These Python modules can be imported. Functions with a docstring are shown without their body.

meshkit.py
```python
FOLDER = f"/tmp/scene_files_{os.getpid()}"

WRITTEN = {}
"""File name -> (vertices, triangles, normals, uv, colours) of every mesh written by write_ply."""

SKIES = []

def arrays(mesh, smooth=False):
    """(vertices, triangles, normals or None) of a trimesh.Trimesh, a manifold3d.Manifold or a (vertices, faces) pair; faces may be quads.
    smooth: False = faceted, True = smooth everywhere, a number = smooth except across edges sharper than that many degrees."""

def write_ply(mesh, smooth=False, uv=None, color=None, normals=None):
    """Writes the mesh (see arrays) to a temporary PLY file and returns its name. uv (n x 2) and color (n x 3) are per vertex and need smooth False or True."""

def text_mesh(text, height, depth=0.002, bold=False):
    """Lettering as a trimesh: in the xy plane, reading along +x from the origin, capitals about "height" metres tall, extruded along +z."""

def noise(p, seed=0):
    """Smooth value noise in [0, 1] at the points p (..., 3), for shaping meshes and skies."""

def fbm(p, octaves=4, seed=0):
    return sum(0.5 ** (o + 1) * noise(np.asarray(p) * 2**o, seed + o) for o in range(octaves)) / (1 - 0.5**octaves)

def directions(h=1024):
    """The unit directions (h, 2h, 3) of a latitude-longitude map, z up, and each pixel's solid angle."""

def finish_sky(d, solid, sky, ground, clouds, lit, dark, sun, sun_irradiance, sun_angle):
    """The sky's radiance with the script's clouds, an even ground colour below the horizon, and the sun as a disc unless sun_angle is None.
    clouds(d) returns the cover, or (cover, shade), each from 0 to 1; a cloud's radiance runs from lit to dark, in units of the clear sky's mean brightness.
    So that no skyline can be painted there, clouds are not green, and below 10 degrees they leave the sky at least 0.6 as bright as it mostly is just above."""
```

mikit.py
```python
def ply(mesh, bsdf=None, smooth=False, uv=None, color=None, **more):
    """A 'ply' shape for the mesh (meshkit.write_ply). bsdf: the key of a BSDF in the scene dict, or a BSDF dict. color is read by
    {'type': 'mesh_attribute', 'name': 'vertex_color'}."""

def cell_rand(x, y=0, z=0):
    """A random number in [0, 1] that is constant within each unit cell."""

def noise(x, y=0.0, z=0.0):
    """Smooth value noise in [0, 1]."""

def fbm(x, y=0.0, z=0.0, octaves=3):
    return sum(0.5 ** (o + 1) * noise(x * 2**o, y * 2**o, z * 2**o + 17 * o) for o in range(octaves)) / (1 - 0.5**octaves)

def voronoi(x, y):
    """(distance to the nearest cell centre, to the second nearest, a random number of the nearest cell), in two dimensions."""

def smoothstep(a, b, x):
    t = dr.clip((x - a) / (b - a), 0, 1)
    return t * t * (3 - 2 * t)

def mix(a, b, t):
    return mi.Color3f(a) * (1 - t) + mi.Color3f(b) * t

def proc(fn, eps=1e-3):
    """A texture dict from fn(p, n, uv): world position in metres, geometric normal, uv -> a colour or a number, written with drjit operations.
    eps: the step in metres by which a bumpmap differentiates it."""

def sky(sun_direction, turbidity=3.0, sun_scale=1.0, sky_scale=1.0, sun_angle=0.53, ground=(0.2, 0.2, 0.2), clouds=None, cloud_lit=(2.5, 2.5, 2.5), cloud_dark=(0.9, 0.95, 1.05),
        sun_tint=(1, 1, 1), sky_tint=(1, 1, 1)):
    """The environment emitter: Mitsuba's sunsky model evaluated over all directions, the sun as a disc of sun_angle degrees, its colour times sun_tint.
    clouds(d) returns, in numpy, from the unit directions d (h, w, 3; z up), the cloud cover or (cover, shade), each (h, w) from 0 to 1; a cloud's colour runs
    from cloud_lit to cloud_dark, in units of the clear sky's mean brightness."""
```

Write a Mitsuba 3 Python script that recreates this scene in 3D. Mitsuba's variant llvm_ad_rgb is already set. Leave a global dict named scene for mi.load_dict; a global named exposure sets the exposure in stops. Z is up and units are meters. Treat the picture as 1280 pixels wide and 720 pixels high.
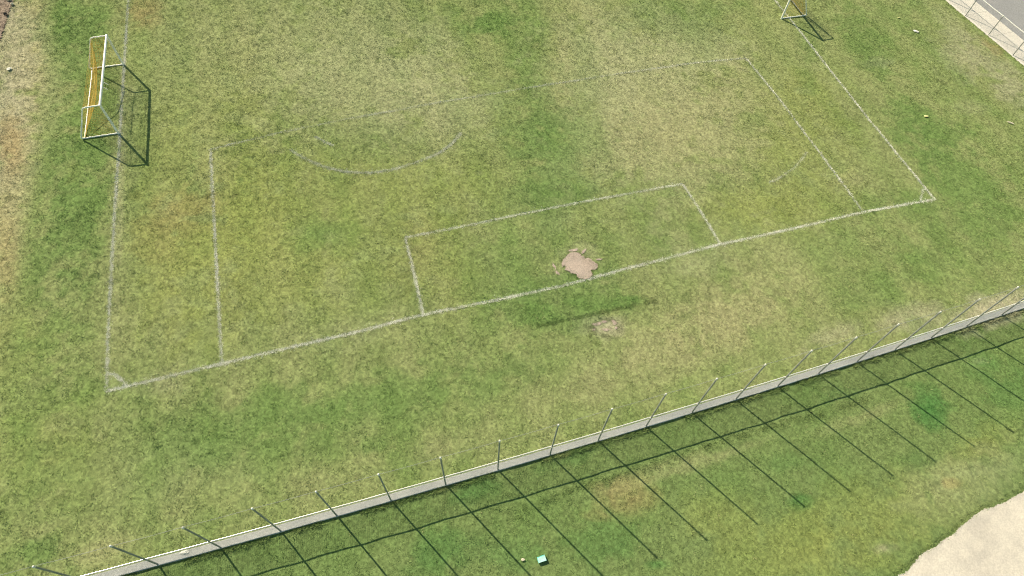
import math
import numpy as np, shapely, trimesh, drjit as dr, mitsuba as mi, mikit
from meshkit import fbm as nfbm, noise as nnoise

T = mi.ScalarTransform4f
scene, labels = {}, {}

# ------------------------------------------------------------------ camera, sky, exposure
CAM_H = 30.82
scene['camera'] = {'type': 'perspective', 'fov': 78.76, 'fov_axis': 'x', 'near_clip': 0.5, 'far_clip': 3000.0,
                   'to_world': T().look_at(origin=[0, 0, CAM_H], target=[0, 0.5407, CAM_H - 0.8412], up=[-0.0686, 0.8392, 0.5394])}
scene['sky'] = mikit.sky((-1.19, 1.05, 1.0), turbidity=3, sky_scale=0.8, sky_tint=(1.0, 0.92, 0.64), sun_tint=(0.93, 1.0, 1.10), sun_angle=0.6, ground=(0.12, 0.14, 0.06))
exposure = 2.62

# ------------------------------------------------------------------ survey of the place (metres on the ground)
PATCHES = [
 (8.48,37.44, 0.1292,-0.0069,0.0100,-0.0982, 'p',0.62), (4.98,42.69, 0.2641,-0.0031,0.0185,-0.1707, 'p',0.40),
 (13.26,43.59, 0.2615,-0.0267,0.0244,-0.2243, 'p',0.45), (-6.87,36.75, 0.2423,0.0308,0.0159,-0.1546, 'p',0.55),
 (-12.64,36.16, 0.1551,0.0305,0.0199,-0.1938, 'p',0.45), (2.21,39.51, 0.6323,0.0124,0.0192,-0.1826, 'd',0.50),
 (-20.11,39.97, 0.1360,0.0372,0.0144,-0.1327, 'p',0.35), (-12.86,43.78, 0.2237,0.0409,0.0219,-0.1951, 'p',0.35),
 (3.71,48.37, 0.2983,0.0007,0.0470,-0.4066, 'd',0.40), (9.96,33.40, 0.2207,-0.0164,0.0247,-0.2545, 'd',0.40),
 (15.83,39.09, 0.3302,-0.0452,0.0288,-0.2793, 'd',0.30), (20.59,38.68, 0.2764,-0.0532,0.0232,-0.2275, 'y',0.40),
 (-3.40,45.05, 0.4546,0.0358,0.0535,-0.4753, 'g',0.90), (0.33,39.31, 0.4274,0.0473,0.0246,-0.0920, 'g',0.55),
 (1.95,32.62, 0.3716,0.0091,0.0276,-0.2851, 'g',0.75), (4.50,37.92, 0.7457,0.0655,0.0396,-0.1266, 'g',0.32),
 (2.70,27.52, 0.3173,0.0051,0.0599,-0.6605, 'g',0.75), (12.35,47.70, 0.2145,-0.0189,0.0417,-0.3671, 'g',0.50),
 (14.02,44.69, 0.4681,-0.2117,-0.1389,-0.1537, 'g',0.30), (-11.97,22.75, 0.5351,0.1202,0.0703,-0.8126, 'g',0.70),
 (-9.92,30.70, 0.3045,0.0536,0.0506,-0.5276, 'g',0.30), (-16.87,24.42, 0.3972,0.1141,0.0231,-0.2597, 'y',0.50),
 (-14.27,20.34, 0.1752,0.0467,0.0210,-0.2512, 'y',0.50), (-18.43,19.99, 0.3525,0.1159,0.0165,-0.1973, 'y',0.50),
 (-20.72,19.80, 0.5304,0.1929,0.0166,-0.1978, 'y',0.35), (-22.91,27.98, 0.4733,0.1672,0.0148,-0.1575, 'y',0.35),
 (-3.93,21.21, 0.5196,0.0589,0.0242,-0.2887, 'y',0.40), (-12.87,26.79, 0.1371,0.0308,0.0224,-0.2448, 'y',0.40),
 (-20.34,34.51, 0.2904,0.0854,0.0104,-0.1016, 'y',0.40), (-4.65,27.54, 0.2378,0.0270,0.0265,-0.2901, 'y',0.35),
 (11.11,22.47, 0.2420,0.0252,0.3168,-0.8424, 'p',0.35), (18.45,27.56, 0.3171,-0.0610,0.0331,-0.3716, 'y',0.40),
 (-5.99,22.22, 0.9314,0.1315,0.0356,-0.4175, 'o',0.22), (2.35,20.01, 0.2851,0.0722,0.3840,-0.9525, 'g',0.60),
 (-1.06,21.45, 0.2958,0.0212,0.0320,-0.3822, 'g',0.35), (12.37,18.89, 0.1891,0.0050,0.1166,-0.4226, 'd',0.75),
 (15.57,22.84, 0.3383,-0.0557,0.0353,-0.4210, 'd',0.45), (8.69,16.28, 0.2343,0.0396,0.2444,-0.6655, 'd',0.50),
 (5.07,14.08, 0.2183,0.0509,0.3033,-0.8374, 'd',0.40), (19.45,32.74, 0.2225,-0.0428,0.0310,-0.3260, 'y',0.40),
 (22.54,30.39, 0.7647,-0.1817,0.0905,-0.9841, 'd',0.45), (14.73,27.23, 0.2730,-0.0392,0.0442,-0.4962, 'y',0.50),
 (28.84,20.75, 0.3593,-0.0486,0.3111,-0.8833, 't',0.90), (22.98,19.46, 0.2816,-0.0001,0.4456,-1.0878, 't',0.55),
 (18.45,18.05, 0.3974,0.0412,0.6350,-1.4133, 't',0.40), (22.37,44.58, 0.9713,-0.1937,0.0217,-0.2000, 'g',0.40),
 (27.33,45.12, 0.5737,0.1472,0.1752,-0.1709, 'g',0.70), (28.72,35.63, 0.2349,-0.1974,-0.3199,-0.1897, 'g',0.85),
 (30.37,31.86, 0.2726,-0.1990,-0.2006,-0.2165, 'g',0.50), (31.21,28.01, 0.3784,-0.1359,0.0437,-0.4956, 'g',0.30),
 (30.18,49.72, 0.3678,-0.0989,0.0425,-0.3744, 'g',0.40), (21.04,25.16, 0.2456,-0.0575,0.0454,-0.5286, 'g',0.25),
 (21.65,21.58, 0.2786,-0.0084,0.2707,-0.7314, 'g',0.30), (35.70,45.01, 0.2976,-0.2242,-0.3359,-0.2129, 't',0.55),
 (35.45,49.20, 0.3098,-0.2359,-0.6953,-0.3496, 'p',0.40), (37.35,41.30, 0.4858,-0.3551,-0.3248,-0.2881, 't',0.55),
 (37.91,46.48, 0.7052,-0.5710,-1.2245,-0.6015, 'o',0.50), (27.81,43.27, 0.9273,-0.2429,0.1810,-1.7010, 't',0.55),
 (33.22,38.62, 0.6920,-0.2342,0.1431,-1.4259, 'p',0.30), (-36.45,33.70, 0.5192,0.2187,-0.0055,-0.1088, 't',0.75),
 (-31.11,22.51, 0.8523,0.3514,-0.0084,-0.1918, 'd',0.85), (-36.97,38.14, 0.9301,0.3771,-0.0069,-0.1296, 'd',0.70),
 (-37.53,38.07, 0.4930,0.2147,-0.0002,-0.1045, 'd',0.95), (-32.75,27.06, 0.6005,0.2457,-0.0079,-0.1697, 'd',0.80),
 (-33.73,28.42, 1.0461,0.5157,0.0384,-0.4005, 'o',0.75), (-29.68,19.62, 1.5202,0.7557,0.0213,-0.2516, 'o',0.35),
 (-38.75,41.89, 0.6155,0.2923,0.0462,-0.4067, 'd',0.40), (-40.83,42.07, 0.9984,0.4963,0.0426,-0.3732, 't',0.90),
 (-33.85,33.97, 0.7020,0.3236,0.0176,-0.1709, 'p',0.30), (-28.03,24.07, 0.4766,0.1719,-0.0040,-0.0891, 'g',0.80),
 (-36.09,40.17, 0.9066,0.4116,0.0228,-0.2053, 'g',0.40), (-35.05,41.28, 0.4474,0.1954,0.0281,-0.2498, 'g',0.70),
 (-28.72,26.44, 1.4871,0.6524,0.0742,-0.7985, 'o',0.65), (-30.71,43.43, 0.6555,0.2484,0.0495,-0.4330, 'o',0.60),
 (-30.17,32.67, 0.4457,0.1884,0.0140,-0.1386, 'g',0.55), (-20.49,15.52, 0.7551,0.2904,0.0393,-0.5009, 'd',0.20),
 (-27.78,33.75, 1.4670,0.5692,0.0306,-0.3004, 'p',0.30), (-25.94,26.98, 2.7472,1.0214,0.0042,-0.0940, 'p',0.45),
 (-20.83,23.93, 0.4347,0.1496,0.0533,-0.5991, 'o',0.40), (-21.81,21.47, 0.6903,0.2558,0.0478,-0.5564, 'o',0.25),
 (-20.01,27.18, 0.6379,0.2031,0.0380,-0.4089, 'd',0.25), (-21.83,30.32, 0.6123,0.2014,0.0214,-0.2209, 'd',0.20),
 (-26.19,14.08, 0.3861,0.1874,0.0231,-0.2994, 'y',0.30), (-22.18,8.65, 0.2820,0.1300,0.0295,-0.4204, 'y',0.35),
 (-12.14,10.81, 0.1836,0.0756,0.1460,-0.6402, 'g',0.65), (-6.35,12.77, 0.2062,0.0768,0.2186,-0.6962, 'g',0.60),
 (-0.53,14.13, 0.2778,0.0752,0.2670,-0.8567, 'g',0.55), (-20.56,3.97, 0.6922,0.3263,0.0869,-1.3537, 'g',0.80),
 (-6.44,9.75, 0.9585,0.1720,0.1227,-1.7506, 'g',0.50), (-14.80,8.96, 0.6315,0.2077,0.0872,-1.2483, 'g',0.30),
 (-15.81,7.90, 0.2338,0.0826,0.0446,-0.6498, 'p',0.20), (-8.65,8.01, 0.4281,0.0962,0.0710,-1.0418, 'd',0.25),
 (-2.68,10.22, 0.4701,0.1707,0.3831,-1.1425, 'd',0.35), (-17.93,4.14, 0.4197,0.3482,0.8039,-1.7056, 'd',0.40),
 (-17.81,12.38, 0.7945,0.2862,0.1028,-1.3828, 'p',0.40), (-9.10,15.90, 0.2700,0.1073,0.3113,-0.9292, 'p',0.25),
 (1.53,6.45, 0.8810,0.0387,0.0912,-1.3933, 'g',0.20), (2.85,18.51, 0.4676,0.1098,0.5154,-1.3881, 'g',0.95),
 (6.58,19.40, 0.5076,0.0894,0.7338,-1.9910, 'g',0.90), (1.23,18.54, 2.1631,0.0875,0.0747,-0.9333, 'g',0.80),
 (4.47,19.18, 0.2206,0.0459,0.2220,-0.5973, 'g',0.75), (4.72,20.31, 0.3573,0.0719,0.8144,-2.1580, 'd',0.40),
 (5.46,17.76, 0.8416,-0.0198,0.1007,-1.2789, 't',0.85), (2.80,21.48, 1.4796,0.0238,0.1021,-1.2236, 'p',0.30),
 (-16.80,9.02, 0.1325,0.0482,0.0196,-0.2801, 'g',0.28), (-8.35,10.24, 0.1575,0.0666,0.1374,-0.4519, 'g',0.35),
 (29.58,27.87, 0.2104,-0.0712,0.0167,-0.1887, 'g',0.40), (11.25,35.15, 0.1920,-0.0169,0.0136,-0.1374, 'd',0.30),
 (4.01,22.59, 0.7840,-0.0010,0.1005,-1.1871, 'p',0.40), (-24.49,10.99, 0.4877,0.2350,0.0108,-0.1481, 'g',0.25),
 (22.83,13.91, 0.8940,-0.2733,0.0536,-0.7389, 'G',1.00), (14.81,8.63, 1.5885,-0.3057,0.1751,-2.6123, 'G',0.80),
 (14.33,10.38, 0.8217,-0.1467,0.1214,-1.7564, 'G',0.35), (26.54,16.89, 0.6299,-0.4173,-0.3861,-1.0204, 'G',0.55),
 (27.60,15.28, 0.7580,-0.2839,0.0872,-1.1824, 'G',0.50), (21.22,11.06, 0.8122,-0.2381,0.1200,-1.7301, 'G',0.30),
 (-1.26,7.93, 0.5876,0.2792,0.8741,-1.9894, 'G',0.60), (5.30,5.98, 0.6664,-0.0171,0.0615,-0.9512, 'G',0.50),
 (0.85,5.17, 0.4509,0.0261,0.0934,-1.4597, 'G',0.40), (-2.66,5.12, 0.4947,0.2605,0.4258,-1.0092, 'G',0.60),
 (7.50,5.26, 1.9307,-0.1300,0.3100,-4.8766, 'G',0.70), (3.39,9.82, 0.5683,0.2155,1.0143,-2.3144, 'G',0.40),
 (18.57,14.61, 0.7661,-0.1794,0.1132,-1.5349, 'G',0.35), (6.14,8.24, 0.7526,-0.0297,0.0883,-1.3134, 'o',0.60),
 (4.87,7.22, 1.6293,-0.0281,0.2990,-4.5220, 'o',0.40), (22.56,9.98, 2.0690,-0.6657,0.2442,-3.5912, 'o',0.50),
 (18.41,6.65, 1.3168,-0.3495,0.2267,-3.5197, 'p',0.70), (7.79,9.52, 0.2847,0.0867,1.0196,-2.4166, 'd',0.40),
 (11.11,10.57, 0.3734,0.0905,1.2513,-2.9843, 'd',0.35), (19.11,13.28, 0.3568,0.0361,0.9572,-2.3067, 'd',0.30),
 (18.66,8.32, 0.1782,0.0210,0.2098,-0.5486, 'y',0.45), (23.19,10.18, 0.2500,0.0091,0.2535,-0.6612, 'p',0.35),
 (16.64,6.36, 0.2851,-0.0131,0.1610,-0.7306, 'y',0.40), (13.64,6.52, 0.2488,0.0270,0.2163,-0.7141, 'y',0.35),
 (24.60,11.93, 0.4383,0.0051,0.4090,-1.0453, 'y',0.50), (10.72,7.42, 0.4326,-0.0532,0.0599,-0.9085, 'y',0.40),
 (26.45,17.03, 1.8443,-0.6395,0.2539,-3.3442, 'p',0.50)]
FENCE_X = [-20.12, -17.57, -14.97, -12.44, -9.92, -7.50, -5.08, -2.56, -0.08, 2.47, 4.91, 7.41, 9.88, 12.32, 14.71, 17.11, 19.46, 21.84, 24.17, 26.52, 28.92, 31.37, 33.82]
FENCE_FIT = (0.000680,0.365203,9.119090)
GOAL_LINE = [(-20.58,11.77), (-15.21,13.73), (-11.96,14.95), (-9.11,15.95), (-4.93,17.60), (0.26,19.28), (2.82,20.16), (8.16,22.28), (12.78,24.10), (18.14,25.94), (22.60,27.59), (27.76,29.15)]
LEFT_TOUCH = [(-20.58,11.77), (-22.14,15.89), (-24.73,23.08), (-27.15,30.03), (-29.95,37.95), (-32.17,44.23)]
RIGHT_TOUCH = [(27.76,29.15), (26.54,32.64), (25.04,37.20), (23.76,41.30), (22.28,46.12)]
PEN_LEFT = [(-15.21,13.73), (-17.69,20.64), (-20.74,29.14)]
PEN_RIGHT = [(22.60,27.59), (21.76,30.11), (20.37,34.01), (18.98,38.07), (17.08,42.71)]
PEN_TOP = [(-20.74,29.14), (-17.58,30.69), (-14.09,32.21), (-11.50,33.23), (-5.43,35.51), (-1.00,37.09), (6.16,39.50), (13.72,41.96), (17.08,42.71)]
BOX_LEFT = [(-4.93,17.62), (-5.89,20.46), (-6.76,22.95)]
BOX_RIGHT = [(12.78,24.13), (11.93,26.44), (10.86,28.96)]
BOX_TOP = [(-6.76,22.95), (-4.22,23.80), (-0.31,25.23), (4.80,27.02), (10.86,28.96)]
ARC = [(-15.56,29.63), (-14.89,29.20), (-13.51,28.43), (-11.96,28.02), (-10.36,27.93), (-8.83,28.22), (-7.23,29.09), (-5.87,29.96), (-4.77,31.04), (-4.30,32.33)]
ARC_SMALL = [(-14.16,30.98), (-13.51,30.59), (-12.79,30.28)]
ARC_RIGHT = [(16.68,29.57), (17.89,30.33), (19.25,31.72), (19.90,32.78)]
CORNER_A = [(-20.90,12.74), (-20.59,12.72), (-20.23,12.56), (-19.89,12.33), (-19.64,12.10)]
CORNER_B = [(26.73,28.85), (26.91,29.36), (27.15,29.81), (27.47,30.16)]
SAND_EDGE = [(15.24,3.43), (17.53,4.71), (18.84,5.46), (19.66,6.10), (20.51,6.68), (21.36,7.20), (22.12,7.54), (22.81,8.10), (23.25,8.47), (24.37,8.96), (25.42,9.46), (26.32,9.91), (27.84,10.70), (30.38,11.82)]
RIDGE = [(0.75,6.83), (1.31,7.17), (3.79,8.39), (6.99,9.55), (9.48,10.53), (12.08,11.68), (15.61,12.80), (19.81,14.38)]
FOOT = [(0.49,19.41), (1.42,17.29), (8.56,19.62), (7.87,21.61)]

FENCE_Y = lambda x: FENCE_FIT[0] * x * x + FENCE_FIT[1] * x + FENCE_FIT[2]      # the near fence runs along this line
STREET_U, STREET_N = np.array([0.388, -0.9217]), np.array([0.9217, 0.388])     # along and across the street
STREET_D = 53.6                                                             # grass ends here along STREET_N

rng = np.random.default_rng(7)


# ------------------------------------------------------------------ small helpers
def numbered(key):
    if key not in scene and key not in labels:
        return key
    k = 1
    while f'{key}_{k:03d}' in scene or f'{key}_{k:03d}' in labels:
        k += 1
    return f'{key}_{k:03d}'


def obj(name, mesh, bsdf, parent=None, smooth=False, uv=None, **lab):
    key = numbered(name if parent is None else f'{parent}__{name}')
    scene[key] = mikit.ply(mesh, bsdf, smooth=smooth, uv=uv)
    if lab:
        labels[key] = lab
    return key


def thing(name, label, category, group=None):
    key = numbered(name)
    labels[key] = {'label': label, 'category': category}
    if group:
        labels[key]['group'] = group
    return key


def tube(pts, r, sides=10, caps=True):
    p = np.asarray(pts, float)
    t = np.gradient(p, axis=0) if len(p) > 2 else np.repeat(p[1:] - p[:1], 2, 0)
    t /= np.linalg.norm(t, axis=1, keepdims=True)
    ref = np.array([0, 0, 1.0]) if abs(t[:, 2]).max() < 0.9 else (np.array([1.0, 0, 0]) if abs(t[:, 0]).max() < 0.9 else np.array([0.31, 0.95, 0.05]))
    a = np.cross(t, ref)
    a /= np.linalg.norm(a, axis=1, keepdims=True)
    b = np.cross(t, a)
    r = np.broadcast_to(r, (len(p),))
    ang = np.arange(sides) * 2 * np.pi / sides
    v = (p[:, None] + r[:, None, None] * (np.cos(ang)[None, :, None] * a[:, None] + np.sin(ang)[None, :, None] * b[:, None])).reshape(-1, 3)
    i, j = np.meshgrid(np.arange(len(p) - 1), np.arange(sides), indexing='ij')
    q = np.stack([i * sides + j, (i + 1) * sides + j, (i + 1) * sides + (j + 1) % sides, i * sides + (j + 1) % sides], -1).reshape(-1, 4)
    f = np.vstack([q[:, [0, 1, 2]], q[:, [0, 2, 3]]])
    if caps:
        n = len(v)
        v = np.vstack([v, p[:1], p[-1:]])
        k = np.arange(sides)
        f = np.vstack([f, np.stack([k, (k + 1) % sides, k * 0 + n], 1), np.stack([(k + 1) % sides, k, k * 0 + n + 1], 1)[:, :] + np.array([[(len(p) - 1) * sides] * 2 + [0]])])
    return v, f


def join(parts):
    vs, fs, n = [], [], 0
    for v, f in parts:
        vs.append(v); fs.append(np.asarray(f) + n); n += len(v)
    return np.vstack(vs), np.vstack(fs)


def bend(pts, radius, n=5):
    """rounds the corners of a polyline"""
    p = [np.asarray(q, float) for q in pts]
    out = [p[0]]
    for a, b, c in zip(p, p[1:], p[2:]):
        u, w = (a - b) / np.linalg.norm(a - b), (c - b) / np.linalg.norm(c - b)
        s, e = b + u * radius, b + w * radius
        for t in np.linspace(0, 1, n):
            out.append((1 - t) ** 2 * s + 2 * t * (1 - t) * b + t * t * e)
    out.append(p[-1])
    return np.array(out)


def dense(poly, step):
    p = np.asarray(poly, float)
    s = np.r_[0, np.cumsum(np.linalg.norm(np.diff(p, axis=0), axis=1))]
    t = np.linspace(0, s[-1], max(2, int(s[-1] / step) + 1))
    return np.stack([np.interp(t, s, p[:, k]) for k in range(p.shape[1])], 1)


def smoothed(poly, step=0.25, win=9):
    d = dense(poly, step)
    k = np.ones(win) / win
    e = np.vstack([np.repeat(d[:1], win // 2, 0) + (np.arange(-(win // 2), 0)[:, None] * (d[1] - d[0])), d, np.repeat(d[-1:], win // 2, 0) + (np.arange(1, win // 2 + 1)[:, None] * (d[-1] - d[-2]))])
    return np.stack([np.convolve(e[:, c], k, 'valid') for c in range(d.shape[1])], 1)


def street_d(x, y):
    return x * STREET_N[0] + y * STREET_N[1]


def gz(x, y):
    """height of the soil"""
    p = np.stack([x, y, np.zeros_like(x)], -1)
    z = 0.05 * (nfbm(p * 0.55, 2, 3) - 0.5) + 0.02 * (nnoise(p * 2.1, 8) - 0.5)
    far = np.clip((np.hypot(x, y - 28) - 70) / 60, 0, 1)
    z = z * (1 - far)
    return np.where(street_d(x, y) > STREET_D + 0.12, -0.25, z)


# ------------------------------------------------------------------ materials
def matte(key, color, rough=None):
    scene[key] = {'type': 'twosided', 'bsdf': {'type': 'diffuse', 'reflectance': mikit.proc(color) if callable(color) else {'type': 'rgb', 'value': list(color)}}}


def blob(x, y, ragged, row):
    cx, cy, a, b, c, d, _, s = row
    u, v = a * (x - cx) + b * (y - cy), c * (x - cx) + d * (y - cy)
    return s * mikit.smoothstep(1.45, 0.25, dr.sqrt(u * u + v * v) + ragged)


def turf(p):
    """the colour of the grass, which differs over the ground: watered, dry, worn"""
    x, y = p.x, p.y
    big = mikit.fbm(x * 0.11 + 3, y * 0.11, 0, 3)
    mid = mikit.fbm(x * 0.42 + 9, y * 0.42, 1, 3)
    fine = mikit.fbm(x * 1.5, y * 1.5, 2, 2)
    ragged = (mid - 0.5) * 1.3 + (fine - 0.5) * 1.3
    amount = {}
    for row in PATCHES:
        amount[row[6]] = 1 - (1 - amount.get(row[6], mi.Float(0))) * (1 - blob(x, y, ragged, row))
    # the mower's lanes run along the touchlines
    lane = 0.5 + 0.5 * dr.sin((x * 0.933 + y * 0.36) * 2.1 + mid * 1.8)
    beyond = mikit.smoothstep(0.25, -0.25, y - (FENCE_FIT[0] * x * x + FENCE_FIT[1] * x + FENCE_FIT[2]) + (fine - 0.5) * 0.5)
    col = mikit.mix(C_BASE, C_BEYOND, beyond)
    natural = mikit.smoothstep(0.36, 0.66, big * 0.4 + mid * 0.4 + fine * 0.2)
    col = mikit.mix(col, C_DRY, natural * 0.20 * (1 - 0.55 * beyond))
    col = mikit.mix(col, C_GREEN, mikit.smoothstep(0.52, 0.30, big * 0.35 + mid * 0.45 + fine * 0.2) * 0.26)
    col = mikit.mix(col, C_DRY, lane * 0.20 * (1 - beyond))
    for kind, c in (('y', C_YELLOW), ('p', C_PALE), ('d', C_DRY), ('t', C_TAN), ('o', C_ORANGE), ('g', C_GREEN), ('G', C_LUSH)):
        if kind in amount:
            col = mikit.mix(col, c, amount[kind] * (0.55 + 0.45 * mikit.smoothstep(0.25, 0.6, fine * 0.5 + mid * 0.5)))
    return col


C_BASE, C_BEYOND = (0.210, 0.285, 0.106), (0.162, 0.240, 0.088)
C_GREEN, C_LUSH = (0.138, 0.240, 0.074), (0.085, 0.205, 0.062)
C_DRY, C_PALE, C_TAN = (0.390, 0.385, 0.215), (0.410, 0.420, 0.265), (0.44, 0.42, 0.31)
C_YELLOW, C_ORANGE = (0.285, 0.325, 0.105), (0.370, 0.290, 0.150)


def blades_color(p, n, uv):
    """each blade has its own tone (uv.x), some are straw; the base of a blade is duller thatch"""
    t = uv.x
    col = turf(p) * (0.72 + 0.70 * t)
    return mikit.mix(col, mi.Color3f(0.46, 0.43, 0.26), mikit.smoothstep(0.90, 1.0, t) * 0.75)


def soil_color(p, n, uv):
    f = mikit.noise(p.x * 9, p.y * 9, 3)
    g = mikit.noise(p.x * 23, p.y * 23, 5)
    return turf(p) * (0.62 + 0.5 * f) * (0.8 + 0.4 * g)


def dirt_color(p, n, uv):
    f = mikit.fbm(p.x * 3, p.y * 3, 1, 3)
    g = mikit.noise(p.x * 30, p.y * 30, 2)
    return mikit.mix((0.345, 0.285, 0.25), (0.46, 0.395, 0.355), f) * (0.75 + 0.5 * g)


def sand_color(p, n, uv):
    f = mikit.fbm(p.x * 0.9, p.y * 0.9, 1, 4)
    g = mikit.noise(p.x * 24, p.y * 24, 2)
    return mikit.mix((0.50, 0.475, 0.435), (0.60, 0.57, 0.515), mikit.smoothstep(0.3, 0.7, f)) * (0.88 + 0.24 * g)


def gravel_color(p, n, uv):
    g = mikit.voronoi(p.x * 9, p.y * 9)[2]
    return mikit.mix((0.10, 0.08, 0.07), (0.34, 0.28, 0.23), g)


def concrete_color(p, n, uv):
    f = mikit.fbm(p.x * 1.3, p.y * 1.3, p.z * 1.3, 4)
    g = mikit.noise(p.x * 28, p.y * 28, p.z * 28)
    return mikit.mix((0.32, 0.345, 0.36), (0.47, 0.49, 0.49), f) * (0.85 + 0.3 * g)


def walk_color(p, n, uv):
    f = mikit.fbm(p.x * 0.8, p.y * 0.8, 4, 4)
    g = mikit.noise(p.x * 20, p.y * 20, 9)
    slab = mikit.cell_rand((p.x * STREET_U[0] + p.y * STREET_U[1]) / 3.0)
    return mikit.mix((0.54, 0.52, 0.49), (0.68, 0.66, 0.62), f * 0.7 + slab * 0.3) * (0.93 + 0.14 * g)


def asphalt_color(p, n, uv):
    f = mikit.fbm(p.x * 0.5, p.y * 0.5, 4, 4)
    g = mikit.noise(p.x * 35, p.y * 35, 9)
    return mikit.mix((0.255, 0.265, 0.285), (0.305, 0.315, 0.330), f) * (0.8 + 0.4 * g)


def paint_color(p, n, uv):
    return mikit.mix(turf(p) * 1.1, (0.82, 0.83, 0.78), uv.x)


matte('grass_blades', blades_color); matte('soil', soil_color); matte('dirt', dirt_color); matte('sand_material', sand_color)
matte('gravel', gravel_color); matte('concrete', concrete_color); matte('walk_concrete', walk_color); matte('asphalt', asphalt_color)
matte('line_chalk', paint_color)
matte('stone_dark', (0.13, 0.11, 0.10))
matte('net_twine', (0.72, 0.50, 0.13)); matte('straw_rope', (0.78, 0.64, 0.24))
matte('litter_white', (0.80, 0.80, 0.76)); matte('litter_cream', (0.60, 0.56, 0.44)); matte('litter_yellow', (0.80, 0.78, 0.40)); matte('litter_teal', (0.16, 0.62, 0.58)); matte('litter_pale_teal', (0.55, 0.90, 0.84))
scene['goal_paint'] = {'type': 'twosided', 'bsdf': {'type': 'principled', 'base_color': mikit.proc(lambda p, n, uv: mikit.mix((0.80, 0.79, 0.77), (0.90, 0.90, 0.89), mikit.smoothstep(0.2, 0.5, mikit.fbm(p.x * 3, p.y * 3, p.z * 3, 3)))), 'roughness': 0.4, 'specular': 0.5}}
scene['galvanised'] = {'type': 'twosided', 'bsdf': {'type': 'principled', 'base_color': mikit.proc(lambda p, n, uv: mi.Color3f(0.30, 0.315, 0.32) * (0.7 + 0.6 * mikit.fbm(p.x * 5, p.y * 5, p.z * 3, 3))), 'metallic': 0.35, 'roughness': 0.5}}
scene['wire'] = {'type': 'twosided', 'bsdf': {'type': 'principled', 'base_color': {'type': 'rgb', 'value': [0.42, 0.43, 0.44]}, 'metallic': 0.4, 'roughness': 0.5}}
scene['bright_zinc'] = {'type': 'twosided', 'bsdf': {'type': 'principled', 'base_color': {'type': 'rgb', 'value': [0.78, 0.78, 0.78]}, 'metallic': 0.2, 'roughness': 0.35}}

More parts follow.
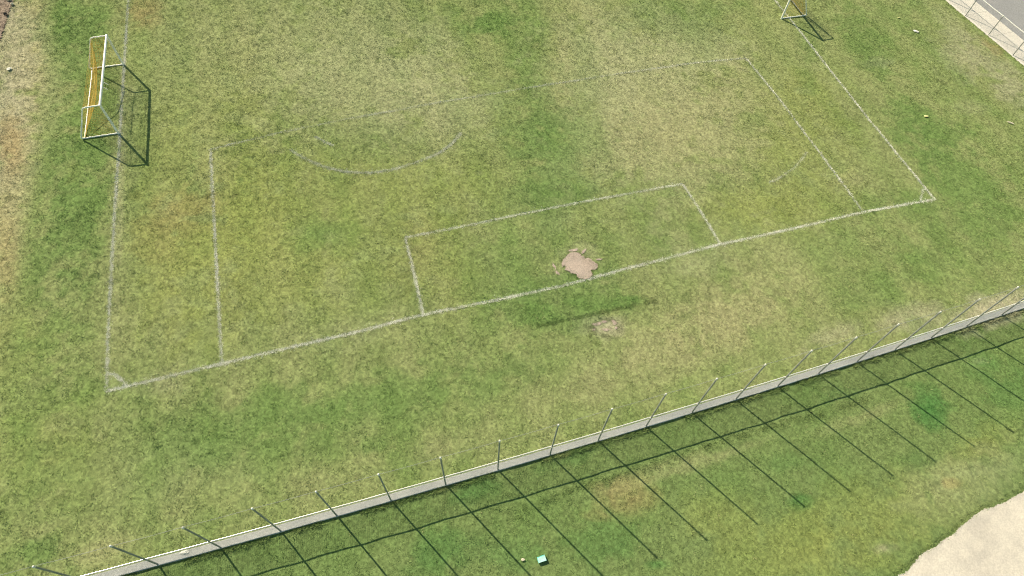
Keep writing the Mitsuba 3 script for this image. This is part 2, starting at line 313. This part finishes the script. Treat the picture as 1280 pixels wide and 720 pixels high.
# ------------------------------------------------------------------ ground
gx = np.r_[-900, -400, -200, -110, -75, -58, np.arange(-48, 48.01, 0.17), 58, 75, 110, 200, 400, 900]
gy = np.r_[-900, -400, -200, -80, -30, -12, np.arange(-2, 62.01, 0.17), 72, 90, 140, 250, 500, 1200]
X, Y = np.meshgrid(gx, gy, indexing='ij')
V = np.stack([X, Y, gz(X, Y)], -1).reshape(-1, 3)
i, j = np.meshgrid(np.arange(len(gx) - 1), np.arange(len(gy) - 1), indexing='ij')
n = len(gy)
Q = np.stack([i * n + j, (i + 1) * n + j, (i + 1) * n + j + 1, i * n + j + 1], -1).reshape(-1, 4)
obj('ground', (V, Q), 'soil', smooth=True, kind='structure', label='soil and thatch under the mown grass')


# ------------------------------------------------------------------ outlines of what is not grass
def ragged_outline(cx, cy, rx, ry, rot, seed, amp, n=90):
    a = np.linspace(0, 2 * np.pi, n, endpoint=False)
    r = 1 + amp * 2 * (nfbm(np.stack([np.cos(a) * 1.6 + seed, np.sin(a) * 1.6, a * 0], -1), 4, seed) - 0.5)
    u, w = rx * r * np.cos(a), ry * r * np.sin(a)
    c, s = math.cos(rot), math.sin(rot)
    return np.stack([cx + c * u - s * w, cy + s * u + c * w], 1)


def inside(poly, x, y):
    g = shapely.Polygon(poly).buffer(0)
    shapely.prepare(g)
    return shapely.contains_xy(g, x, y)


def grid_sheet(poly, step, lift, rough=0.0, seed=0):
    """a sheet that follows the soil inside an outline"""
    poly = np.asarray(poly)
    x0, y0 = poly.min(0) - step
    x1, y1 = poly.max(0) + step
    xs, ys = np.arange(x0, x1, step), np.arange(y0, y1, step)
    A, B = np.meshgrid(xs, ys, indexing='ij')
    A = A + (nnoise(np.stack([A * 7, B * 7, A * 0], -1), seed + 4) - 0.5) * step * 0.8
    B = B + (nnoise(np.stack([A * 7, B * 7, A * 0 + 5], -1), seed + 5) - 0.5) * step * 0.8
    Z = gz(A, B) + lift
    if rough:
        Z = Z + rough * nfbm(np.stack([A * 4, B * 4, A * 0], -1), 3, seed)
    v = np.stack([A, B, Z], -1).reshape(-1, 3)
    m = len(ys)
    i, j = np.meshgrid(np.arange(len(xs) - 1), np.arange(m - 1), indexing='ij')
    q = np.stack([i * m + j, (i + 1) * m + j, (i + 1) * m + j + 1, i * m + j + 1], -1).reshape(-1, 4)
    f = np.vstack([q[:, [0, 1, 2]], q[:, [0, 2, 3]]])
    c = v[f].mean(1)
    f = f[inside(poly, c[:, 0], c[:, 1])]
    used, f = np.unique(f, return_inverse=True)
    return v[used], f.reshape(-1, 3)


DIRT = ragged_outline(4.02, 21.66, 1.02, 0.88, 0.3, 3, 0.55)
DIRT_SPOTS = [ragged_outline(*a) for a in ((2.45, 21.55, 0.06, 0.30, 0.4, 5, 0.7), (2.65, 21.1, 0.20, 0.08, -0.7, 6, 0.7), (3.6, 22.85, 0.30, 0.09, 0.3, 8, 0.7), (4.25, 22.85, 0.22, 0.08, 0.9, 9, 0.7), (5.15, 22.3, 0.18, 0.07, 0.2, 10, 0.7), (2.95, 21.7, 0.05, 0.18, 0.1, 18, 0.7))]
DIRT_LOW = ragged_outline(5.35, 17.62, 0.95, 0.6, 0.3, 11, 0.6)
DIRT_BITS = [ragged_outline(*a) for a in ((4.95, 17.75, 0.22, 0.10, 0.4, 12, 0.7), (6.0, 17.95, 0.13, 0.18, 0.2, 13, 0.7), (5.5, 17.45, 0.20, 0.08, 0.1, 14, 0.7), (5.35, 17.95, 0.16, 0.07, 0.3, 15, 0.7), (6.05, 17.6, 0.09, 0.07, 0.9, 16, 0.7), (4.8, 17.4, 0.10, 0.06, 0.9, 17, 0.7))]
edge = smoothed(SAND_EDGE, 0.2, 7)
wob = nfbm(np.stack([edge[:, 0] * 1.3, edge[:, 1] * 1.3, edge[:, 0] * 0], -1), 4, 3) - 0.5
SAND = np.vstack([edge + 0.28 * wob[:, None] * np.array([-0.45, 0.9]), [[60, 24], [60, -25], [5, -25], [9, -2]]])
GRAVEL = [(-39.5, 38.4), (-60, 33), (-60, 62), (-44, 54), (-41.4, 45), (-40.8, 42.6), (-40.1, 40.4)]

obj('dirt_patch', grid_sheet(DIRT, 0.05, 0.012, 0.03, 2), 'dirt', smooth=True, kind='structure', label='bare pinkish dirt patch worn in the goal mouth inside the goal line')
for k, s in enumerate(DIRT_SPOTS):
    obj('dirt_patch', grid_sheet(s, 0.04, 0.012, 0.02, 4), 'dirt', smooth=True, kind='structure', label='small worn scrape of dirt beside the large bare patch')
for k, s in enumerate(DIRT_BITS):
    obj('dirt_patch', grid_sheet(s, 0.04, 0.008, 0.02, 6), 'dirt', smooth=True, kind='structure', label='small pale scrap of bare soil in the half-grown patch below the lush green rectangle')
obj('sand', grid_sheet(SAND[(SAND[:, 0] < 59)], 0.09, 0.012, 0.02, 8), 'sand_material', smooth=True, kind='structure', label='pale bare sandy ground with a ragged grass edge')
obj('gravel_track', grid_sheet(GRAVEL, 0.15, 0.014, 0.05, 9), 'gravel', smooth=True, kind='structure', label='dark stony track at the far left corner of the field')


# ------------------------------------------------------------------ street beyond the field
def street_box(u0, u1, d0, d1, z0, z1, bevel=0.0):
    """a slab between two distances from the field, along the street"""
    o = STREET_N * 0
    cor = []
    for z, e in ((z0, 0.0), (z1 - bevel, 0.0), (z1, bevel)):
        for u, d in ((u0 + e, d0 + e), (u1 - e, d0 + e), (u1 - e, d1 - e), (u0 + e, d1 - e)):
            xy = STREET_U * u + STREET_N * d
            cor.append([xy[0], xy[1], z])
    f = []
    for r in range(2):
        for k in range(4):
            a, b = r * 4 + k, r * 4 + (k + 1) % 4
            f.append([a, b, b + 4, a + 4])
    f += [[8, 9, 10, 11], [3, 2, 1, 0]]
    return np.array(cor), np.array(f)


U0 = float(np.dot(STREET_U, [37.0, 50.5]))
labels['sidewalk'] = {'kind': 'structure', 'label': 'pale concrete sidewalk between the street and the far fence'}
for k in range(-9, 14):
    obj('slab', street_box(U0 + 3.0 * k + 0.006, U0 + 3.0 * (k + 1) - 0.006, STREET_D, STREET_D + 2.33, -0.3, 0.022, 0.006), 'walk_concrete', 'sidewalk')
labels['kerb'] = {'kind': 'structure', 'label': 'pale concrete kerb along the street'}
for k in range(-9, 14):
    obj('kerb_stone', street_box(U0 + 3.0 * k + 0.006, U0 + 3.0 * (k + 1) - 0.006, STREET_D + 2.336, STREET_D + 2.49, -0.3, 0.024, 0.012), 'walk_concrete', 'kerb')
obj('road', street_box(U0 - 90, U0 + 120, STREET_D + 2.49, STREET_D + 24, -0.5, -0.105), 'asphalt', kind='structure', label='grey asphalt street beyond the sidewalk')

# ------------------------------------------------------------------ concrete edging under the near fence
def fence_frame(x):
    p = np.stack([x, FENCE_Y(x)], -1)
    s = 2 * FENCE_FIT[0] * x + FENCE_FIT[1]
    t = np.stack([np.ones_like(x), s], -1) / np.sqrt(1 + s * s)[..., None]
    return p, t, np.stack([-t[..., 1], t[..., 0]], -1)


xs = np.arange(-24, 40, 0.2)
p, t, nrm = fence_frame(xs)
prof = [(-0.07, -0.25), (-0.07, 0.085), (-0.05, 0.105), (0.26, 0.105), (0.28, 0.085), (0.28, -0.25)]
rows = []
for k, (o, z) in enumerate(prof):
    wear = 0.012 * (nnoise(np.stack([xs * 3.1, xs * 0 + k, xs * 0], -1), 5) - 0.5) * (1 if z > 0 else 0)
    q = p + nrm * (o + wear)[:, None]
    rows.append(np.column_stack([q, np.full(len(xs), z) + wear]))
v = np.stack(rows, 1).reshape(-1, 3)
i, j = np.meshgrid(np.arange(len(xs) - 1), np.arange(5), indexing='ij')
q = np.stack([i * 6 + j, i * 6 + j + 1, (i + 1) * 6 + j + 1, (i + 1) * 6 + j], -1).reshape(-1, 4)
tag = obj('concrete_edging', (v, q), 'concrete', smooth=20, label='low grey concrete edging strip running under the near chain-link fence', category='edging')


# ------------------------------------------------------------------ fences
def chain_link(P, Qv, z0, z1, r, pitch, seed):
    """diamond mesh of wire between two posts"""
    d = Qv - P
    Lh = np.linalg.norm(d); d = d / Lh
    h = z1 - z0
    pr = np.random.default_rng(seed)
    segs = []
    for sgn in (1, -1):
        for c in np.arange(-h, Lh, pitch):
            s0, s1 = (c, c + h) if sgn > 0 else (c + h, c)
            a, b = 0.0, 1.0
            lo, hi = min(s0, s1), max(s0, s1)
            for bound in (0.0, Lh):
                pass
            def clip(a, b):
                ds = s1 - s0
                ta, tb = sorted(((0 - s0) / ds, (Lh - s0) / ds))
                return max(a, ta), min(b, tb)
            a, b = clip(a, b)
            if b - a < 0.03:
                continue
            pts = []
            for tt in (a, b):
                s = s0 + (s1 - s0) * tt
                pts.append([P[0] + d[0] * s, P[1] + d[1] * s, z0 + h * tt])
            off = np.array([-d[1], d[0], 0]) * 0.003 * sgn
            segs.append(tube(np.array(pts) + off, r, 3, False))
    return join(segs)


def build_fence(label, base, H, rail_z, r_post, r_rail, mesh_r, top_wire, mesh_pitch):
    key = thing('chain_link_fence', label, 'fence')
    zb = gz(base[:, 0], base[:, 1])
    for k, b in enumerate(base):
        z0 = zb[k] - 0.2
        a = np.array([math.sin(k * 2.3), math.cos(k * 3.1)]) * 0.012
        top = b + a * 0.8
        pk = obj('post', tube([(*b, z0), (*(b * 0.5 + top * 0.5), H / 2), (*top, H)], r_post, 10), 'galvanised', key, smooth=40)
        cap = trimesh.creation.uv_sphere(r_post * 1.25, count=[8, 12])
        cap.apply_scale([1, 1, 0.8]); cap.apply_translation([top[0], top[1], H])
        band = trimesh.creation.cylinder(r_post * 1.22, 0.07, sections=12); band.apply_translation([top[0], top[1], H - 0.05])
        obj('cap', trimesh.util.concatenate([cap, band]), 'bright_zinc', pk, smooth=40)
        c2 = trimesh.creation.cylinder(r_post * 1.16, 0.05, sections=12); c2.apply_translation([*(b + a * 0.8 * rail_z / H), rail_z])
        obj('clamp', c2, 'bright_zinc', pk, smooth=40)
    for k in range(len(base) - 1):
        P, Qv = base[k], base[k + 1]
        d = (Qv - P) / np.linalg.norm(Qv - P)
        nn = np.array([-d[1], d[0]])
        P2, Q2 = P + nn * (r_post + 0.008), Qv + nn * (r_post + 0.008)
        s = np.linspace(0, 1, 9)
        wav = 0.02 * np.sin(s * np.pi) + 0.018 * (nnoise(np.stack([s * 5, s * 0 + k, s * 0], -1), 3) - 0.5) * (s > 0) * (s < 1)
        pts = np.column_stack([P2[0] + (Q2 - P2)[0] * s, P2[1] + (Q2 - P2)[1] * s, rail_z - wav])
        obj('rail', tube(pts, r_rail, 8), 'bright_zinc', key, smooth=40)
        obj('wire_mesh', chain_link(P2, Q2, 0.1, rail_z, mesh_r, mesh_pitch, k), 'wire', key)
        if top_wire:
            sg = 0.06 * 4 * s * (1 - s)
            pts = np.column_stack([P[0] + (Qv - P)[0] * s, P[1] + (Qv - P)[1] * s, H + 0.03 - sg])
            obj('top_wire', tube(pts, 0.007, 4), 'wire', key)
    return key


fx = np.array(FENCE_X)
fb, ft, fnrm = fence_frame(fx)
build_fence('long near chain-link fence on a concrete edging with tall thin grey posts', fb, 4.28, 1.2, 0.038, 0.025, 0.0029, True, 0.085)
sb = np.array([STREET_U * (U0 + 2.75 * k) + STREET_N * (STREET_D + 0.09) for k in range(-6, 10)])
build_fence('thin grey wire fence along the sidewalk by the street at far right', sb, 1.80, 1.76, 0.036, 0.028, 0.0022, False, 0.11)


# ------------------------------------------------------------------ goals
def net_strands(corner, nu, nv, sag, r, seed):
    """a net between four corners (u along the goal, v down), sagging by a vector field"""
    P00, P10, P01, P11 = [np.asarray(c, float) for c in corner]
    def at(u, w):
        q = (P00 * ((1 - u) * (1 - w))[..., None] + P10 * (u * (1 - w))[..., None] + P01 * ((1 - u) * w)[..., None] + P11 * (u * w)[..., None])
        k = nfbm(np.stack([u * 6 + seed, w * 3, u * 0], -1), 3, seed) - 0.5
        return q + (np.sin(np.pi * u) ** 0.5 * np.sin(np.pi * w))[..., None] * np.asarray(sag) + (np.sin(np.pi * u) * np.sin(np.pi * w) * k)[..., None] * np.array([0.18, 0.18, 0.22])
    out = []
    for k in range(nu + 1):
        w = np.linspace(0, 1, max(4, nv // 2 + 1))
        out.append(tube(at(np.full_like(w, k / nu), w), r, 3, False))
    for k in range(nv + 1):
        u = np.linspace(0, 1, max(4, nu // 2 + 1))
        out.append(tube(at(u, np.full_like(u, k / nv)), r, 3, False))
    return out


def build_goal(label, A, e1, e2, name_group=None):
    A, e1, e2 = (np.asarray(v, float) for v in (A, e1, e2))
    W, H, D0, D1 = 7.36, 2.44, 1.05, 2.3
    key = thing('soccer_goal', label, 'goal')
    def pt(t, s, z):
        q = A + e1 * t + e2 * s
        return np.array([q[0], q[1], z])
    R, r = 0.075, 0.047
    for t in (0, W):
        obj('post', tube([pt(t, 0, -0.04), pt(t, 0, H - R * 0.2)], R, 16), 'goal_paint', key, smooth=40)
    obj('crossbar', tube([pt(-R, 0, H), pt(W + R, 0, H)], R, 16), 'goal_paint', key, smooth=40)
    for t, sg in ((0, 1), (W, -1)):
        line = bend([pt(t, 0.0, H), pt(t, D0, H - 0.02), pt(t, D1, 0.05), pt(t, 0.0, 0.045)], 0.16, 6)
        obj('side_frame', tube(line, r, 10), 'goal_paint', key, smooth=40)
    obj('ground_bar', tube([pt(0, D1 - 0.22, 0.05), pt(W, D1 - 0.22, 0.05)], r, 10), 'goal_paint', key, smooth=40)
    for t in (1.75, 2.25):
        hook = bend([pt(t, -0.04, H - 0.02), pt(t - 0.05, -0.20, H - 0.04), pt(t - 0.16, -0.34, H - 0.12)], 0.05, 4)
        obj('net_clip', tube(hook, 0.016, 6), 'goal_paint', key, smooth=40)
    s = []
    up = np.array([0, 0, 1.0])
    f3 = np.array([e2[0], e2[1], 0])
    s += net_strands([pt(0, 0, H), pt(W, 0, H), pt(0, D0, H - 0.05), pt(W, D0, H - 0.05)], 60, 9, -0.55 * up, 0.0048, 1)
    s += net_strands([pt(0, D0, H - 0.05), pt(W, D0, H - 0.05), pt(0, D1 - 0.2, 0.06), pt(W, D1 - 0.2, 0.06)], 60, 21, -0.42 * f3 - 0.30 * up, 0.0048, 2)
    for t in (0, W):
        s += net_strands([pt(t, 0.02, H - 0.06), pt(t, D0, H - 0.06), pt(t, 0.02, 0.06), pt(t, D1 - 0.1, 0.06)], 12, 18, np.zeros(3), 0.0048, 3)
    obj('net', join(s), 'net_twine', key)
    # the net's spare width is gathered in one slack fold across the back
    tt = np.linspace(0, 1, 26)
    gs = np.interp(tt, [0, 0.08, 0.3, 0.5, 0.8, 0.95, 1], [2.05, 1.9, 1.55, 1.1, 1.15, 1.2, 1.22])
    gzz = np.interp(tt, [0, 0.08, 0.3, 0.5, 0.8, 0.95, 1], [0.10, 0.22, 0.68, 1.25, 1.66, 1.78, 2.0])
    k = np.ones(5) / 5
    gs[2:-2], gzz[2:-2] = np.convolve(gs, k, 'valid'), np.convolve(gzz, k, 'valid')
    line = np.array([pt(a * W, b, c) for a, b, c in zip(tt, gs, gzz)])
    rad = 0.017 + 0.012 * np.sin(np.pi * tt) + 0.006 * np.sin(tt * 37)
    obj('gathered_net', tube(line, rad, 7), 'straw_rope', key, smooth=60)
    return key


a1 = np.array([-29.67 + 27.24, 37.0 - 30.02]); a1 /= np.linalg.norm(a1)
build_goal('white soccer goal with yellow net on the left touchline', (-27.24, 30.02), a1, (-a1[1], a1[0]))
a2 = np.array([-0.293, 0.956])
build_goal('white soccer goal with yellow net cut by the top edge at right', (20.88, 48.27), a2, (a2[1], -a2[0]))


# ------------------------------------------------------------------ litter
def crumple(cx, cy, sx, sy, sz, rot, seed, z=None):
    m = trimesh.creation.icosphere(subdivisions=2)
    v = m.vertices
    r = 0.45 + 1.1 * (nnoise(v * 2.3 + seed, seed))
    v = v * r[:, None] * [sx / 2, sy / 2, sz / 2]
    c, s = math.cos(rot), math.sin(rot)
    v = np.column_stack([v[:, 0] * c - v[:, 1] * s, v[:, 0] * s + v[:, 1] * c, v[:, 2]])
    z = float(gz(np.array([cx]), np.array([cy]))[0]) + 0.05 if z is None else z
    return trimesh.Trimesh(v + [cx, cy, z + sz * 0.35], m.faces, process=False)


def rubbish(name, label, cat, bsdf, *a, **k):
    obj(name, crumple(*a, **k), bsdf, label=label, category=cat)


rubbish('crumpled_paper', 'white crumpled paper lying on the concrete edging under the near fence', 'litter', 'litter_white', -13.95, 4.36, 0.34, 0.16, 0.07, 0.3, 2, z=0.105)
rubbish('paper_scrap', 'cream paper scrap on the grass left of the teal carton', 'litter', 'litter_cream', 1.35, 5.04, 0.16, 0.12, 0.02, 0.3, 3)
rubbish('paper_bag', 'white paper bag in the grass near the far right street corner', 'litter', 'litter_white', 31.91, 47.72, 0.42, 0.2, 0.08, -0.4, 4)
rubbish('paper_scrap', 'pale yellow paper scrap right of the right touchline', 'litter', 'litter_yellow', 29.63, 37.31, 0.26, 0.17, 0.06, 0.1, 5)
rubbish('paper_bag', 'white torn bag on the dry strip left of the left goal', 'litter', 'litter_white', -37.39, 35.61, 0.30, 0.26, 0.08, 0.8, 6)
rubbish('paper_scrap', 'thin pale scrap in the grass by the right edge of the photo', 'litter', 'litter_cream', 35.83, 37.24, 0.42, 0.12, 0.06, -0.5, 7)
rubbish('paper_scrap', 'small yellow scrap beside the white paper bag at far right', 'litter', 'litter_yellow', 31.0, 49.5, 0.2, 0.12, 0.06, 0.2, 8)
# teal carton: crushed box with an open pale side
key = thing('carton', 'crushed teal carton lying on the grass in front of the near fence', 'carton')
bx = trimesh.creation.box((0.40, 0.26, 0.07)); bx = bx.subdivide().subdivide()
v = bx.vertices.copy(); v += 0.022 * (np.stack([nnoise(v * 9 + 3 * k, k) for k in range(3)], -1) - 0.5)
v[:, 0] *= 1 - 0.25 * (v[:, 1] + 0.12)
M1 = T().translate([2.21, 5.12, 0.10]).rotate([0, 0, 1], 22).rotate([1, 0, 0], 8)
def place(v, M):
    m = np.array(M.matrix, float).reshape(4, 4)
    return v @ m[:3, :3].T + m[:3, 3]
obj('shell', trimesh.Trimesh(place(v, M1), bx.faces, process=False), 'litter_teal', key)
lid = trimesh.creation.box((0.38, 0.225, 0.008)).subdivide().subdivide()
v = lid.vertices.copy(); v[:, 2] += 0.046 + 0.012 * (nnoise(v * 8, 4) - 0.5); v[:, 1] -= 0.012; v[:, 0] *= 1 - 0.25 * (v[:, 1] + 0.12)
obj('lid', trimesh.Trimesh(place(v, M1), lid.faces, process=False), 'litter_pale_teal', key)
# stones on the track
for k in range(9):
    a, b = rng.uniform(0, 1, 2)
    x, y = -41.6 + a * 1.3, 39.6 + b * 4.4
    if x > -39.95 - (y - 39.5) * 0.21:
        x -= 0.5
    s_ = rng.uniform(0.10, 0.28)
    o = obj('stone', crumple(x, y, s_ * 1.2, s_, s_ * 0.7, rng.uniform(0, 3), 20 + k), 'stone_dark' if k % 4 else 'litter_cream',
            label='dark loose stone on the stony track at the upper left corner' if k % 4 else 'pale loose stone among dark stones at the upper left corner', category='stone', group='dark stones on the track' if k % 4 else 'pale stones on the track')

# ------------------------------------------------------------------ grass
def blades(cx, cy, h, nb, spread, width, lean, tone, seed):
    """clumps of single leaf blades; uv = (tone, height along the blade)"""
    g = np.random.default_rng(seed)
    n = len(cx)
    rep = np.repeat(np.arange(n), nb)
    m = len(rep)
    ang = g.uniform(0, 2 * np.pi, m)
    rad = np.sqrt(g.uniform(0, 1, m)) * spread[rep]
    bx, by = cx[rep] + rad * np.cos(ang), cy[rep] + rad * np.sin(ang)
    bz = gz(bx, by) - 0.012
    L = h[rep] * g.uniform(0.55, 1.25, m)
    dirn = ang + g.normal(0, 0.7, m)
    tilt = np.clip(g.normal(lean, 0.25, m) + 0.35 * rad / np.maximum(spread[rep], 1e-3), 0.1, 1.45)
    ux, uy = np.cos(dirn), np.sin(dirn)
    tx, ty, tz = bx + L * np.sin(tilt) * ux, by + L * np.sin(tilt) * uy, bz + L * np.cos(tilt) + 0.012
    w = width * g.uniform(0.6, 1.4, m) / 2
    tw = g.uniform(-0.8, 0.8, m)
    wx, wy, wz = -uy * w * np.cos(tw), ux * w * np.cos(tw), w * np.sin(tw)
    V = np.stack([np.stack([bx - wx, by - wy, bz - wz], -1), np.stack([bx + wx, by + wy, bz + wz], -1), np.stack([tx, ty, tz], -1)], 1).reshape(-1, 3)
    tn = np.clip(tone[rep] + g.normal(0, 0.16, m), 0, 1)
    uv = np.stack([np.repeat(tn, 3), np.tile([0.0, 0.0, 1.0], m)], -1)
    return V, np.arange(3 * m).reshape(-1, 3), uv


AREA = np.array([(-50, 49), (47, 59), (29, 1.5), (-26, -1)])
N = 190_000
cx, cy = rng.uniform(-50, 47, N), rng.uniform(-1, 59, N)
keep = inside(AREA, cx, cy) & (street_d(cx, cy) < STREET_D - 0.05) & ~inside(SAND, cx, cy) & ~inside(GRAVEL, cx, cy)
dc = DIRT.mean(0)
keep &= ~(inside(DIRT, cx, cy) & (rng.uniform(0, 1, N) < 0.72)) & ~inside(dc + (DIRT - dc) * 0.86, cx, cy)
for s in DIRT_SPOTS + DIRT_BITS:
    keep &= ~(inside(s, cx, cy) & (rng.uniform(0, 1, N) < 0.85))
low = inside(DIRT_LOW, cx, cy)
keep &= ~(low & (rng.uniform(0, 1, N) < 0.45))
off = (cy - FENCE_Y(cx)) * 0.937
keep &= ~((off > -0.10) & (off < 0.31))
# the groove along the edge of the lush rectangle
fa, fb2 = np.array(FOOT[1]), np.array(FOOT[2])
fd = (fb2 - fa) / np.linalg.norm(fb2 - fa)
fs = (cx - fa[0]) * fd[0] + (cy - fa[1]) * fd[1]
fo = -(cx - fa[0]) * fd[1] + (cy - fa[1]) * fd[0]
groove = (fs > 0) & (fs < 7.5) & (fo > -0.05) & (fo < 0.0)
cx, cy, off = cx[keep], cy[keep], off[keep]
P3 = np.stack([cx, cy, cx * 0], -1)
clump = nnoise(P3 * 2.4, 12) * 0.22 + nnoise(P3 * 7.5, 13) * 0.78
foot = inside(FOOT, cx, cy)
h = 0.055 + 0.07 * clump + 0.045 * (nnoise(P3 * 0.4, 14) - 0.5)
h = np.where(off < 0, h * 0.72, h)
h = np.where(foot, h * 1.2, h) * rng.uniform(0.7, 1.3, len(cx))
near_edge = (off < -0.08) & (off > -0.28)
tone = 0.22 + 0.42 * clump + 0.16 * (nnoise(P3 * 1.1, 15) - 0.5) + rng.normal(0, 0.15, len(cx))
inner = off > 0.2
for name, sel, lab, seed in (('grass', inner, 'mown patchy green and dry grass of the playing field', 31), ('grass', ~inner, 'greener mown grass between the near fence and the sandy ground', 32)):
    V, F, uv = blades(cx[sel], cy[sel], h[sel], 11, np.full(sel.sum(), 0.10), 0.029, 0.9, tone[sel], seed)
    obj(name, (V, F), 'grass_blades', uv=uv, kind='stuff', label=lab)

# taller uncut grass along the edging, the sand and the lush rectangle
bxs, bys, bh = [], [], []
xx = rng.uniform(-22, 36, 2600); pp, _, nn_ = fence_frame(xx); o_ = -0.09 - np.abs(rng.normal(0, 0.07, len(xx)))
q = pp + nn_ * o_[:, None]; dens = nnoise(np.stack([xx * 0.9, xx * 0, xx * 0], -1), 3) > 0.25
bxs.append(q[dens, 0]); bys.append(q[dens, 1]); bh.append(rng.uniform(0.08, 0.24, dens.sum()))
ed = dense(SAND[:len(edge)], 0.03); bxs.append(ed[:, 0] - 0.05 + rng.normal(0, 0.06, len(ed))); bys.append(ed[:, 1] + 0.08 + rng.normal(0, 0.06, len(ed))); bh.append(rng.uniform(0.05, 0.10, len(ed)))
s_ = rng.uniform(0, 7.5, 420); s_ = s_[nnoise(np.stack([s_ * 1.1, s_ * 0, s_ * 0], -1), 6) > 0.22]; q = fa + fd * s_[:, None] + np.array([-fd[1], fd[0]]) * (0.02 + rng.normal(0, 0.045, len(s_)))[:, None]
bxs.append(q[:, 0]); bys.append(q[:, 1]); bh.append(rng.uniform(0.045, 0.07, len(s_)))
for ring, num in ((DIRT, 260), (DIRT_LOW, 160)):
    k_ = rng.integers(0, len(ring), num); c_ = ring.mean(0)
    q = c_ + (ring[k_] - c_) * rng.uniform(0.74, 1.08, num)[:, None]
    bxs.append(q[:, 0]); bys.append(q[:, 1]); bh.append(rng.uniform(0.04, 0.09, num))
rd = smoothed(RIDGE, 0.05, 15); k_ = rng.integers(0, len(rd), 900); q = rd[k_] + rng.normal(0, 0.13, (900, 2))
bxs.append(q[:, 0]); bys.append(q[:, 1]); bh.append(rng.uniform(0.03, 0.055, 900) * (nnoise(np.column_stack([q * 1.2, q[:, 0] * 0]), 5) > 0.35) + 0.02)
bx_, by_, bh_ = np.concatenate(bxs), np.concatenate(bys), np.concatenate(bh)
V, F, uv = blades(bx_, by_, bh_, 12, np.full(len(bx_), 0.07), 0.03, 0.75, rng.uniform(0.1, 0.55, len(bx_)), 33)
obj('grass', (V, F), 'grass_blades', uv=uv, kind='stuff', label='taller uncut grass along the concrete edging, the sand and the bare patches')

# ------------------------------------------------------------------ chalk lines: whitened blades and chalk on the thatch
def chalk(name, poly, width, strength, white, label, seed, smooth_it=True):
    g = np.random.default_rng(seed)
    d = smoothed(poly, 0.2, 11) if smooth_it else dense(poly, 0.05)
    Lt = np.linalg.norm(np.diff(d, axis=0), axis=1).sum()
    n = int(Lt * width * 2600)
    k = g.integers(0, len(d) - 1, n); u = g.uniform(0, 1, n)[:, None]
    tang = d[k + 1] - d[k]; tang /= np.linalg.norm(tang, axis=1, keepdims=True)
    o = np.where(g.uniform(0, 1, n) < 0.8, g.uniform(-0.5, 0.5, n), g.normal(0, 0.9, n)) * width
    q = d[k] * (1 - u) + d[k + 1] * u + np.stack([-tang[:, 1], tang[:, 0]], -1) * o[:, None]
    Pn = np.column_stack([q, np.zeros(n)])
    wear = nfbm(Pn * 0.4, 3, seed) * 0.7 + nnoise(Pn * 3.0, seed + 1) * 0.3
    ok = g.uniform(0, 1, n) < np.clip(strength + (wear - 0.5) * 1.1, 0.04, 1)
    q = q[ok]
    V, F, uv = blades(q[:, 0], q[:, 1], np.full(len(q), 0.085), 2, np.full(len(q), 0.03), 0.034, 1.1, np.clip(white * (0.85 + 0.5 * (wear[ok] - 0.5)), 0, 1), seed)
    obj(name, (V, F), 'line_chalk', 'ground', uv=uv, label=label)


chalk('goal_line', GOAL_LINE, 0.11, 0.74, 0.98, 'white chalk goal line across the grass', 51)
chalk('touchline', [*LEFT_TOUCH, (-34.6, 51.5)], 0.11, 0.64, 0.98, 'white chalk touchline passing the left goal', 52)
chalk('touchline', [*RIGHT_TOUCH, (20.88, 50.5), (19.4, 55.5)], 0.09, 0.76, 0.98, 'white chalk touchline at the right side of the pitch', 53)
chalk('penalty_area_line', PEN_LEFT, 0.10, 0.69, 0.98, 'white left side line of the penalty area', 54)
chalk('penalty_area_line', PEN_RIGHT, 0.09, 0.72, 0.98, 'white right side line of the penalty area', 55)
chalk('penalty_area_line', PEN_TOP, 0.11, 0.48, 0.62, 'faded front line of the penalty area', 56)
chalk('goal_area_line', BOX_LEFT, 0.10, 0.76, 0.98, 'white left side line of the goal area', 57)
chalk('goal_area_line', BOX_RIGHT, 0.09, 0.72, 0.98, 'white right side line of the goal area', 58)
chalk('goal_area_line', BOX_TOP, 0.10, 0.62, 0.85, 'worn front line of the goal area', 59)
chalk('arc', ARC, 0.16, 0.60, 0.62, 'faded chalk arc in the middle of the pitch', 60)
chalk('arc', ARC_SMALL, 0.13, 0.48, 0.66, 'short faded arc above the larger arc', 61)
chalk('arc', ARC_RIGHT, 0.12, 0.44, 0.58, 'hardly visible arc left of the right touchline', 62)
chalk('corner_arc', CORNER_A, 0.11, 0.64, 0.98, 'white corner arc at the left end of the goal line', 63, False)
chalk('corner_arc', CORNER_B, 0.10, 0.74, 0.98, 'white corner arc at the right end of the goal line', 64, False)
